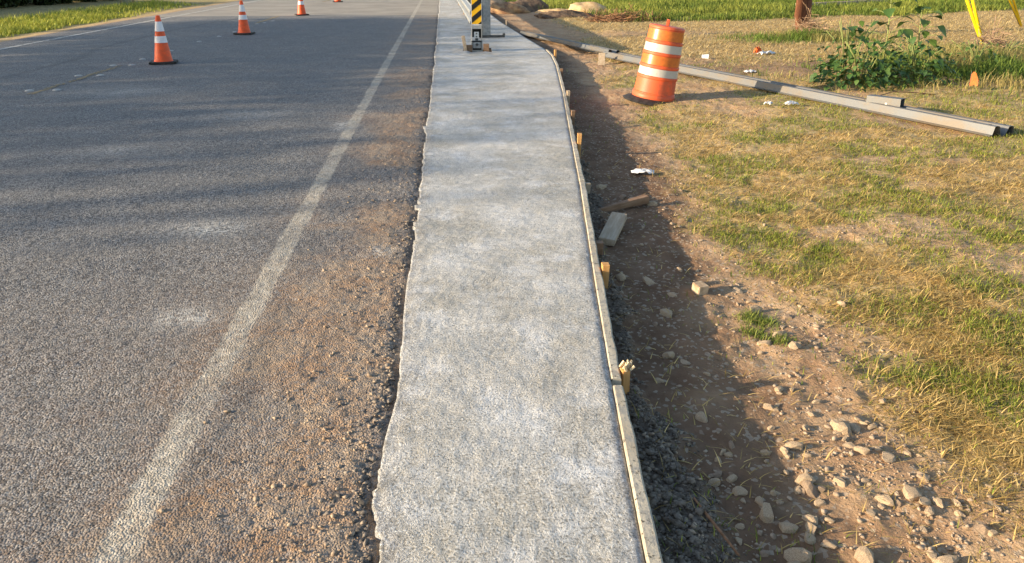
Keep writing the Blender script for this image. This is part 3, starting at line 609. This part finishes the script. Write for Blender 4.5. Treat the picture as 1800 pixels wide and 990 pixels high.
# ------------------------------------------------------------------ traffic drum
bz = gz(2.44, 8.80)
dr = empty('traffic_drum', (2.48, 8.72, bz + .035), (R(1), R(8.5), 0), 'leaning orange traffic drum with white bands standing in the grass', 'traffic drum')
def dr_r(z): return .262 - .048 * z / .90
prof = [(.268, 0), (.272, .012), (.270, .055), (.262, .065)]
for a, b in ((.075, .26), (.285, .395), (.42, .555), (.58, .695), (.72, .87)):
    prof += [(dr_r(a) + .008, a - .008), (dr_r(a) + .008, a), (dr_r(a) - .002, a + .008), (dr_r(b) - .002, b - .008), (dr_r(b) + .006, b)]
prof += [(.222, .885), (.212, .900), (.19, .905), (.05, .908)]
lathe('body', prof, ORANGE, dr, 56)
for name, a, b, m_ in (('white_band', .293, .387, TAPE), ('white_band', .588, .687, TAPE), ('orange_band', .432, .545, AMBER), ('orange_band', .735, .855, AMBER)):
    lathe(name, [(dr_r(a) - .001, a), (dr_r(a) + .0025, a + .001), (dr_r(b) + .0025, b - .001), (dr_r(b) - .001, b)], m_, dr, 56, cap=False)
bm = bmesh.new()
for s_ in (-1, 1): box(bm, (s_ * .05 + .02, 0, .935), (.022, .03, .07))
box(bm, (.02, 0, .975), (.122, .03, .018)); bmesh.ops.bevel(bm, geom=bm.edges[:], offset=.006, segments=2, affect='EDGES')
bmobj('handle', bm, ORANGE, dr).rotation_euler = (0, 0, R(80))
rb = lathe('rubber_base', [(.27, -.05), (.37, -.055), (.38, -.04), (.34, -.018), (.27, .008), (.25, .008)], RUBBER, dr, 48)
dr.scale = (.92,) * 3
# ------------------------------------------------------------------ loose guard rail beams on the grass
WP = [(-.156, .012), (-.150, .0), (-.128, .012), (-.112, .078), (-.100, .083), (-.070, .083), (-.058, .078), (-.028, .010), (-.015, .0), (.015, .0), (.028, .010), (.058, .078), (.070, .083), (.100, .083), (.112, .078), (.128, .012), (.150, .0), (.156, .012)]
def beam(name, p0, p1, tilt, label, mat, k=1.0, n=14):
    p0, p1 = Vector(p0), Vector(p1); d = (p1 - p0); L = d.length; d.normalize()
    side = d.cross(Vector((0, 0, 1))).normalized(); up = side.cross(d)
    side, up = side * math.cos(tilt) + up * math.sin(tilt), up * math.cos(tilt) - side * math.sin(tilt)
    root = empty(name, p0, (0, 0, 0), label, 'guard rail')
    bm = bmesh.new(); rings = []
    for i in range(n + 1):
        q = d * (L * i / n)
        rings.append([bm.verts.new(q + side * (u * k) + up * (v * k)) for u, v in WP])
    for a, b in zip(rings, rings[1:]):
        for j in range(len(WP) - 1): bm.faces.new((a[j], a[j + 1], b[j + 1], b[j]))
    o = bmobj('beam', bm, mat, root); m_ = o.modifiers.new('thick', 'SOLIDIFY'); m_.thickness = .004; m_.offset = 0
    for e in (.07, .22):                                    # splice bolt holes: black discs painted for the shade inside them
        for u in (-.085, .085):
            h_ = lathe('bolt_hole_shade', [(.012, -.0008), (.012, .0008)], BLACK, root, 12, False)
            h_.location = d * e + side * u * k + up * (.0868 * k); h_.rotation_mode = 'QUATERNION'; h_.rotation_quaternion = up.to_track_quat('Z', 'Y')
    return root
beam('guard_rail_beam', (4.97, 6.22, gz(4.97, 6.22) + .0), (2.84, 12.75, gz(2.84, 12.75) + .03), R(-4), 'long galvanised guard rail beam lying on the grass behind the drum', GALV_R, 1.1)
beam('guard_rail_beam', (2.88, 12.6, gz(2.88, 12.6) + .09), (1.90, 17.3, gz(1.90, 17.3) + .02), R(-6), 'shorter far guard rail beam lying toward the flared concrete edge', GALV_R, .85)
def box_tube(loc, rz, L, h, label):
    t = empty('steel_box_tube', loc, (0, 0, rz), label, 'steel tube')
    bm = bmesh.new(); w = .005
    for c, s in (((0, 0, h - w / 2), (L, h, w)), ((0, 0, w / 2), (L, h, w)), ((0, h / 2 - w / 2, h / 2), (L, w, h - 2 * w)), ((0, -h / 2 + w / 2, h / 2), (L, w, h - 2 * w))): box(bm, c, s)
    bmobj('tube_wall', bm, GALV_R, t)
    boxobj('white_sticker', (.03, -h / 2 - .001, h * .35), (.018, .0015, .03), WHITE, t, bev=0)
    return t
box_tube((4.56, 7.42, gz(4.56, 7.42) + .075), R(-52), .34, .105, 'short grey square steel tube resting on the near end of the rail beam')
lump_board('wood_block', 2.60, 12.22, (.11, .035, .21), R(-14), WOOD_G, 'pale upright block leaning on the rail beam behind the drum', 'block', (R(-18), 0), -.02)

# ------------------------------------------------------------------ installed guard rail with end terminal
gr_ = empty('guard_rail', (.645, 13.34, 0), (0, 0, 0), 'installed roadside guard rail with a yellow and black striped end panel', 'guard rail')
# all part coordinates local to (.645, 13.34)
bm = bmesh.new(); box(bm, (0, -.055, .80), (.185, .012, .74)); bmobj('end_panel', bm, WHITE, gr_)
pw, z0, z1 = .165, .455, 1.165
stripes = []; per = .20
bmY = bmesh.new(); bmY_v = [bmY.verts.new(v) for v in ((-pw / 2, -.0625, z0), (pw / 2, -.0625, z0), (pw / 2, -.0625, z1), (-pw / 2, -.0625, z1))]; bmY.faces.new(bmY_v)
ypan = bmobj('yellow_face', bmY, YEL, gr_)
def clip_poly(poly, zlo, zhi):
    for lim, sgn in ((zlo, 1), (zhi, -1)):
        out = []
        for i in range(len(poly)):
            a, b = poly[i], poly[(i + 1) % len(poly)]; fa, fb = sgn * (a[1] - lim), sgn * (b[1] - lim)
            if fa >= 0: out.append(a)
            if fa * fb < 0:
                q = fa / (fa - fb); out.append((a[0] + (b[0] - a[0]) * q, a[1] + (b[1] - a[1]) * q))
        poly = out
        if not poly: break
    return poly
for k in range(-2, 6):
    zb = .47 + k * .198
    poly = clip_poly([(-pw / 2, zb), (pw / 2, zb + pw * .80), (pw / 2, zb + pw * .80 + .099), (-pw / 2, zb + .099)], z0, z1)
    if len(poly) >= 3:
        bm = bmesh.new(); bm.faces.new([bm.verts.new((u, -.0645, v)) for u, v in poly]); bmobj('black_stripe', bm, BLACK, gr_)
bm = bmesh.new()                                            # end shoe below the panel: hollow box
for c, s in (((-.083, 0, .30), (.012, .13, .30)), ((.083, 0, .30), (.012, .13, .30)), ((0, 0, .405), (.155, .13, .06))): box(bm, c, s)
bmobj('end_shoe', bm, GALV, gr_)
boxobj('shoe_shade', (0, .06, .30), (.153, .012, .15), BLACK, gr_, bev=0)  # blackened plate paints the shade inside the hollow shoe
boxobj('anchor_bracket', (-.005, -.03, .27), (.085, .03, .11), WHITE, gr_, bev=.004)
for z in (.245, .295): boxobj('bolt', (-.005, -.05, z), (.024, .014, .022), STEEL_D, gr_, bev=.004)
boxobj('hinge_pin', (0, -.02, .19), (.05, .05, .06), STEEL_D, gr_, bev=.004)
bm = bmesh.new()
for c, s in (((-.09, 0, .03), (.016, .15, .30)), ((.09, 0, .03), (.016, .15, .30)), ((0, -.072, .05), (.164, .012, .25)), ((0, .07, .03), (.164, .012, .28)), ((0, -.072, .168), (.164, .012, .02))): box(bm, c, s)
bmobj('foundation_tube', bm, GALV, gr_)
boxobj('recess_shade', (0, -.0795, .09), (.15, .003, .135), BLACK, gr_, bev=0)  # thin black sheet standing in for shade in the tube opening
boxobj('plate', (0, -.088, .105), (.135, .012, .10), GALV_D, gr_, bev=.004)
lathe('washer', [(.024, 0), (.024, .008), (.010, .009), (.010, .02)], STEEL_D, gr_, 14).matrix_local = Matrix.Translation((0, -.096, .115)) @ Matrix.Rotation(R(90), 4, 'X')
bm = bmesh.new(); rings = []                                # W beam, vertical
for yy in np.linspace(.1, 46, 40): rings.append([bm.verts.new((-.02 - v, yy, .55 + u)) for u, v in WP])
for a, b in zip(rings, rings[1:]):
    for j in range(len(WP) - 1): bm.faces.new((a[j], b[j], b[j + 1], a[j + 1]))
bmobj('rail_beam', bm, GALV, gr_).modifiers.new('thick', 'SOLIDIFY').thickness = .004
def ibeam(name, x, y, h, w, d, mat, parent, z0=-.1):
    bm = bmesh.new(); zc = (h + z0) / 2
    box(bm, (x, y - d / 2, zc), (w, .008, h - z0)); box(bm, (x, y + d / 2, zc), (w, .008, h - z0)); box(bm, (x, y, zc), (.007, d - .009, h - z0))
    return bmobj(name, bm, mat, parent)
for k in range(19):
    yy = 4.6 + 1.905 * k
    ibeam('post', .16, yy, .72, .10, .15, GALV_D if k % 3 else WOOD_O, gr_); boxobj('blockout', (.055, yy, .55), (.09, .10, .34), WOOD_O if k % 2 else WOOD_G, gr_)
sp2 = empty('steel_post', (.965, 15.9, 0), (0, 0, R(6)), 'bare galvanised steel post standing behind the striped end panel', 'post')
ibeam('post_shaft', 0, 0, 1.5, .155, .15, GALV_D, sp2)
boxobj('ground_strut', (.10, -.12, .03), (.52, .07, .05), STEEL_D, sp2, bev=.006)
boxobj('strut_end', (.345, -.12, .065), (.05, .06, .05), STEEL_D, sp2, bev=.008, rot=Matrix.Rotation(R(-30), 3, 'Y'))
def plank(name, loc, s, rot, mat, label):
    o = boxobj(name, (0, 0, 0), s, mat, bev=.003); o.location = loc; o.rotation_euler = rot; return tag(o, label, 'lumber')
plank('wood_plank', (.435, 13.20, .09), (.055, .09, .36), (0, R(-9), 0), WOOD_G, 'weathered plank standing at the left of the post pocket')
plank('wood_plank', (.505, 13.22, .015), (.11, .05, .20), (0, 0, R(6)), WOOD_B, 'brown board wedged left of the foundation tube in the pocket')
plank('wood_plank', (.80, 13.22, .02), (.10, .06, .22), (0, 0, R(-5)), WOOD_B, 'dark board wedged right of the foundation tube in the pocket')

# ------------------------------------------------------------------ utility pole, guys
px_, py_ = 7.68, 15.95; pz_ = gz(px_, py_)
up_ = empty('utility_pole', (px_, py_, pz_), (0, 0, 0), 'reddish brown wooden utility pole rising out of the weeds', 'utility pole')
tube('pole_shaft', [(0, 0, -.3), (0, 0, .4), (.01, 0, 3), (0, 0, 10)], [.175, .168, .155, .12], POLE, up_, 18)
boxobj('cross_arm', (0, -.16, 9.2), (2.4, .1, .12), POLE, up_)
def guy(ax, ay, hts, label):
    az_ = gz(ax, ay); root = empty('guy_wire', (ax, ay, az_), (0, 0, 0), label, 'guy wire', 'guy wires with yellow guards')
    for i, hgt in enumerate(hts):
        d = Vector((px_ - ax, py_ - ay, pz_ + hgt - az_)); L = d.length; d.normalize()
        tube('cable', [d * .0 - Vector((0, 0, .05)), d * (L - .1)], .006, CABLE, root, 6)
        tube('yellow_guard', [d * .03, d * 2.4], [.028, .028], YPLAST, root, 10)
guy(9.66, 12.95, (9.4, 7.2), 'pair of yellow guarded guy wires anchored beyond the orange flag')
guy(14.0, 17.6, (9.4, 7.2), 'yellow guarded guy wire at the top right corner')

# ------------------------------------------------------------------ weeds with leaves as parts
def leaf_mesh(name, wid, cup, col):
    prof = [(0, .02), (.12, .30), (.28, .46), (.5, .40), (.75, .22), (1, 0)]; V = []; Fq = []
    for a, b in prof: V += [(-b * wid, a, cup * b * b * 2 - .25 * a * a), (0, a, -.02 - .25 * a * a), (b * wid, a, cup * b * b * 2 - .25 * a * a)]
    for i in range(len(prof) - 1):
        q = i * 3; Fq += [(q, q + 1, q + 4, q + 3), (q + 1, q + 2, q + 5, q + 4)]
    me = bpy.data.meshes.new(name); me.from_pydata(V, [], Fq)
    a = me.color_attributes.new('Col', 'FLOAT_COLOR', 'POINT'); a.data.foreach_set('color', [c for _ in V for c in (*col, 1)])
    for p in me.polygons: p.use_smooth = True
    me.materials.append(LEAFV); return me
LM = [leaf_mesh('leaf', 1.0, .25, (.055, .115, .028)), leaf_mesh('leaf', .85, .15, (.085, .15, .035)), leaf_mesh('leaf', .9, .3, (.13, .20, .045)), leaf_mesh('leaf', .6, .2, (.045, .095, .03))]
def leaf(parent, loc, az, tilt, size, kind=None):
    o = bpy.data.objects.new('leaf', LM[kind if kind is not None else random.randrange(3)]); COL.objects.link(o); o.parent = parent
    o.location = loc; o.rotation_euler = (tilt, random.uniform(-.4, .4), az); o.scale = (size,) * 3
def tall_weed(x, y, h, n, label, br):
    br *= 1.1
    t = empty('tall_weed', (x, y, gz(x, y)), (0, 0, 0), label, 'weed')
    tube('stem', [(0, 0, -.03), (.01, 0, h * .5), (-.005, .01, h)], [.012, .010, .006], STEM, t, 8)
    for k in range(n):
        z = h * (.25 + .75 * (k + .5) / n); az = k * 2.4 + random.uniform(-.4, .4); L = br * (1.15 - .75 * z / h) * random.uniform(.7, 1.2) + .05
        d = Vector((-math.sin(az), math.cos(az), .35)) * L
        tube('leaf_stalk', [(0, 0, z - .03), (d.x * .6, d.y * .6, z + d.z * .5), (d.x, d.y, z + d.z * .6)], .0045, STEM, t, 5)
        leaf(t, (d.x, d.y, z + d.z * .6), az, random.uniform(-.7, .1), random.uniform(.13, .21) * (1.2 - .3 * z / h))
    for k in range(7): leaf(t, (random.uniform(-.04, .04), random.uniform(-.04, .04), h), random.uniform(0, 6.3), random.uniform(-.2, .7), random.uniform(.06, .10))
tall_weed(6.0, 9.95, .98, 13, 'tallest large leaved weed with a bare stem and leafy top', .26)
tall_weed(6.55, 10.1, .78, 14, 'second tall large leaved weed, right of the tallest one', .28)
def bushy(x, y, rx, ry, rz, n, label, kinds, lo, hi):
    t = empty('leafy_weed', (x, y, gz(x, y)), (0, 0, 0), label, 'weed')
    for k in range(9):
        a = random.uniform(0, 6.3); q = random.uniform(.2, .75)
        tube('stem', [(0, 0, -.02), (math.cos(a) * rx * q * .5, math.sin(a) * ry * q * .5, rz * .6), (math.cos(a) * rx * q, math.sin(a) * ry * q, rz * random.uniform(.7, 1.0))], .006, STEM, t, 5)
    for k in range(n):
        a = random.uniform(0, 6.3); q = random.random() ** .5; zz = rz * (1 - q * q * .75) * random.uniform(.15, 1.0)
        leaf(t, (math.cos(a) * rx * q, math.sin(a) * ry * q, zz), a - math.pi / 2 + random.uniform(-.8, .8), random.uniform(-.9, .4), random.uniform(lo, hi), random.choice(kinds))
bushy(5.15, 8.95, .55, .42, .62, 298, 'dense dark green bushy weed at the left of the weed patch', (0, 0, 1, 3), .055, .10)
bushy(5.15, 9.35, .45, .30, .85, 90, 'loose taller weed rising behind the dark bushy weed', (0, 1), .08, .15)
bushy(5.95, 9.1, .55, .42, .58, 260, 'broad low weed below the tallest stem', (0, 1, 3), .05, .11)
bushy(7.3, 9.9, .6, .4, .40, 110, 'thin olive weed near the orange flag', (1, 2, 3), .04, .08)
bushy(8.5, 10.9, .6, .4, .30, 80, 'weed tangle below the yellow guy wires', (1, 2, 3), .04, .07)
# dead grass clump at the pole, dry brush heap
def brush(name, x, y, rx, ry, rz, n, mat, label, cat, th=.006):
    bm = bmesh.new(); root_z = gz(x, y)
    for k in range(n):
        a = random.uniform(0, 6.3); q = random.random() ** .5; c = Vector((math.cos(a) * rx * q, math.sin(a) * ry * q, random.uniform(.02, rz * (1 - q * .7))))
        d = Vector((random.gauss(0, 1), random.gauss(0, 1), random.gauss(0, .45))).normalized() * random.uniform(.12, .35); sd_ = Vector((-d.y, d.x, .3)).normalized() * th; u_ = d.cross(sd_).normalized() * th
        vs = [bm.verts.new(c - d + sd_), bm.verts.new(c - d - sd_ + u_), bm.verts.new(c - d - u_), bm.verts.new(c + d)]
        for f in ((0, 1, 3), (1, 2, 3), (2, 0, 3)): bm.faces.new([vs[i] for i in f])
    o = bmobj(name, bm, mat); o.location = (x, y, root_z); return tag(o, label, cat)
brush('dead_brush_pile', 4.95, 20.6, .95, .45, .30, 420, BROWNW, 'reddish brown dead brush pile in front of the tall green grass', 'brush pile', .010)
brush('dead_grass_clump', 7.72, 15.65, .28, .2, .5, 260, simple('dead_grass', (.30, .19, .12), (.42, .29, .19), 20, .9), 'brown dead grass clump around the foot of the pole', 'dead grass')
brush('dead_weed_clump', 8.75, 11.6, .28, .22, .5, 260, simple('dead_weed', (.22, .14, .095), (.34, .23, .15), 20, .9), 'grey brown dead weed clump left of the yellow guy wires', 'dead weed')

# ------------------------------------------------------------------ mounds and boulder
def mound(name, x, y, rx, ry, rz, mat, seed, label, cat, amp=.35):
    bm = bmesh.new(); bmesh.ops.create_icosphere(bm, subdivisions=4, radius=1)
    for v in bm.verts:
        c = v.co.copy(); nz = float(fbm(np.array([c.x + c.z * .7]), np.array([c.y - c.z * .4]), 2.2, 4, seed)[0]) - .5
        v.co = Vector((c.x * rx, c.y * ry, c.z * rz)) * (1 + nz * amp * 2)
    o = bmobj(name, bm, mat, None, True); o.location = (x, y, gz(x, y) - .02); return tag(o, label, cat)
mound('earth_mound', 2.25, 25.6, .75, .6, .36, EARTH, 131, 'sunlit orange earth mound beside the steel post', 'mound')
mound('earth_mound', 2.95, 26.4, .70, .55, .40, EARTH_D, 132, 'brown earth mound behind the orange one', 'mound')
mound('earth_mound', 3.55, 22.6, .85, .35, .17, EARTH_D, 133, 'low dark clumpy soil heap in front of the green grass', 'mound', .6)
mound('earth_mound', 3.9, 25.0, .7, .4, .16, SAND, 134, 'low sandy heap left of the boulder', 'mound')
mound('boulder', 4.72, 24.7, .72, .5, .34, SAND, 135, 'pale sandstone boulder with a dark hollow beside the tall grass', 'boulder', .3)
mound('earth_mound', 5.45, 24.3, .6, .4, .15, EARTH, 136, 'small earth spill right of the boulder', 'mound')

# ------------------------------------------------------------------ litter, flag, wire
def litter(x, y, sx, sy, h, rz, mat, label, seed, n=9):
    V = []; rr = random.Random(seed)
    for j in range(n):
        for i in range(n):
            u, v = i / (n - 1) - .5, j / (n - 1) - .5
            V.append((u * sx + rr.uniform(-.1, .1) * sx * .5, v * sy + rr.uniform(-.1, .1) * sy * .5, h * (.15 + rr.random() * .85) * (1 - 1.2 * (u * u + v * v))))
    o = npmesh('paper_litter', V, grid_faces(n, n), mat=mat); m_ = o.modifiers.new('thick', 'SOLIDIFY'); m_.thickness = .0012
    o.location = (x, y, gz(x, y) + .012); o.rotation_euler = (0, 0, rz); return tag(o, label, 'litter')
litter(1.52, 5.52, .17, .075, .035, R(-8), PAPER, 'crumpled white paper on the dirt above the loose lumber', 1)
litter(5.50, 12.6, .28, .12, .08, R(15), PAPER, 'white litter scrap in the grass left of the pole', 2)
litter(5.38, 12.68, .12, .09, .16, R(40), LITO, 'orange scrap beside the white litter near the pole', 3)
litter(4.42, 10.6, .17, .09, .05, R(0), PAPER, 'flat white scrap on the brown dirt behind the rail beam', 4)
litter(3.80, 7.93, .15, .09, .05, R(20), PAPER, 'white plastic scrap just in front of the rail beam', 5)
litter(3.56, 7.97, .09, .08, .05, R(50), PAPER, 'small pale scrap left of the white plastic by the rail', 6)
cup = empty('paper_cup', (4.30, 12.35, gz(4.3, 12.35) + .04), (R(90), 0, R(65)), 'small white cup lying on its side behind the drum', 'cup')
lathe('cup_wall', [(.03, 0), (.042, .11), (.040, .11), (.028, .004)], PAPER, cup, 20, cap=False)
fl = empty('marker_flag', (6.17, 8.40, gz(6.17, 8.4)), (0, 0, R(-50)), 'small orange marker flag in the grass below the guy wires', 'flag')
tube('wire_stem', [(0, 0, -.05), (0, 0, .22)], .003, STEEL_D, fl, 5)
npm = [(0, 0, .05), (.05, .006, .06), (.085, .0, .05), (.08, .01, .12), (.06, .012, .16), (.045, .006, .20), (.02, .004, .21), (0, 0, .17)]
bm = bmesh.new(); bm.faces.new([bm.verts.new(v) for v in npm]); bmobj('flag_sheet', bm, LITO, fl).modifiers.new('thick', 'SOLIDIFY').thickness = .001
wp = [(4.70, 7.80), (4.85, 8.02), (5.1, 8.18), (5.4, 8.26), (5.75, 8.30), (6.12, 8.36)]
tag(tube('loose_wire', [(x, y, gz(x, y) + .03 + .05 * math.sin(i * 1.1)) for i, (x, y) in enumerate(wp)], .006, BROWNW), 'dark wire curving through the grass toward the orange flag', 'wire')
plank('wood_plank', (14.6, 27.2, .12), (5.5, .2, .12), (0, R(0), R(30)), WOOD_G, 'long grey plank lying in the green grass behind the pole')

# ------------------------------------------------------------------ trees and bushes at the far side of the road
def foliage(name, c, rad, n, size, cols, parent, seed):
    g_ = np.random.default_rng(seed); d = g_.normal(size=(n, 3)); d /= np.linalg.norm(d, axis=1)[:, None]
    rr = g_.random(n) ** .45 * (.72 + .5 * fbm(d[:, 0] * 2 + d[:, 2], d[:, 1] * 2 - d[:, 2], 1.6, 3, seed))
    P = d * rr[:, None] * np.array(rad) + np.array(c)
    a = g_.normal(size=(n, 3)); a /= np.linalg.norm(a, axis=1)[:, None]; b = np.cross(a, g_.normal(size=(n, 3))); b /= np.linalg.norm(b, axis=1)[:, None]
    s = size * g_.uniform(.6, 1.4, n)[:, None]
    V = np.stack([P - a * s, P + b * s * .5, P + a * s, P - b * s * .5], 1).reshape(-1, 3)
    cc = mixcol(g_.random(n), *cols) * g_.uniform(.7, 1.3, n)[:, None]
    return npmesh(name, V, np.arange(n * 4).reshape(-1, 4), mat=LEAFV, col=np.repeat(cc, 4, 0), parent=parent)
for i, ty in enumerate([1.9, 4.3, 6.8, 9.3, 11.8, 14.3, 16.8]):
    tx = -27.5 + random.uniform(-.5, .5)
    t = empty('oak_tree', (tx, ty, leftz(np.array([tx]), np.array([ty]))[0]), (0, 0, 0), 'broad crowned oak beyond the left side of the road, shading the lanes', 'tree', 'oaks beyond the left verge')
    tube('trunk', [(0, 0, -.2), (.05, 0, 2.2), (-.05, .05, 4.6), (0, 0, 6.6)], [.22, .18, .14, .05], BARK, t, 10)
    for k in range(5):
        a = k * 1.26; tube('limb', [(0, 0, 4.3), (math.cos(a) * .9, math.sin(a) * .7, 5.3), (math.cos(a) * 2.0, math.sin(a) * 1.3, 6.0)], [.08, .06, .03], BARK, t, 6)
    foliage('crown', (0, 0, 6.05), (2.5, 2.7, 1.32), [500, 900, 1300, 1700, 2000, 2300, 2500][i], .13, ((.035, .07, .018), (.09, .14, .03)), t, 200 + i)
for i, (bx_, by_, r_) in enumerate([(-12.7, 20.6, .5), (-13.0, 21.8, .6), (-12.7, 23.0, .55), (-13.1, 24.2, .6), (-12.9, 25.4, .6), (-12.7, 26.6, .6), (-12.9, 27.8, .65), (-12.5, 29.0, .6), (-12.5, 30.2, .65), (-12.1, 31.4, .6), (-14.3, 22.8, .8), (-14.4, 24.6, .8), (-14.4, 26.4, .8), (-14.2, 28.2, .8), (-14.0, 30.0, .9), (-13.4, 32.0, .9), (-15.6, 29.2, .9), (-12.2, 33.4, .9)]):
    bx_ -= 1.5; by_ += .6
    t = empty('dark_bush', (bx_, by_, float(leftz(np.array([bx_]), np.array([by_]))[0])), (0, 0, 0), 'dark shrub in the thicket behind the tall roadside grass', 'bush', 'thicket shrubs at the top left')
    for k in range(4): tube('branch', [(0, 0, -.1), (random.uniform(-.4, .4), random.uniform(-.4, .4), r_ * .7), (random.uniform(-.8, .8) * r_, random.uniform(-.8, .8) * r_, r_ * 1.3)], [.04, .03, .012], BARK, t, 6)
    foliage('leaves', (0, 0, r_ * .75), (r_, r_, r_ * .85), 3800, .075, ((.02, .035, .012), (.06, .08, .025)), t, 300 + i)
for x, y, l in ((-11.75, 30.6, 'pale thin post in the thicket at the top left'), (-11.35, 30.7, 'brown thin post beside the pale one in the thicket')):
    tag(tube('fence_post', [(x, y, -.1), (x, y, 1.5)], .045, WOOD_G if 'pale' in l else POLE), l, 'post')
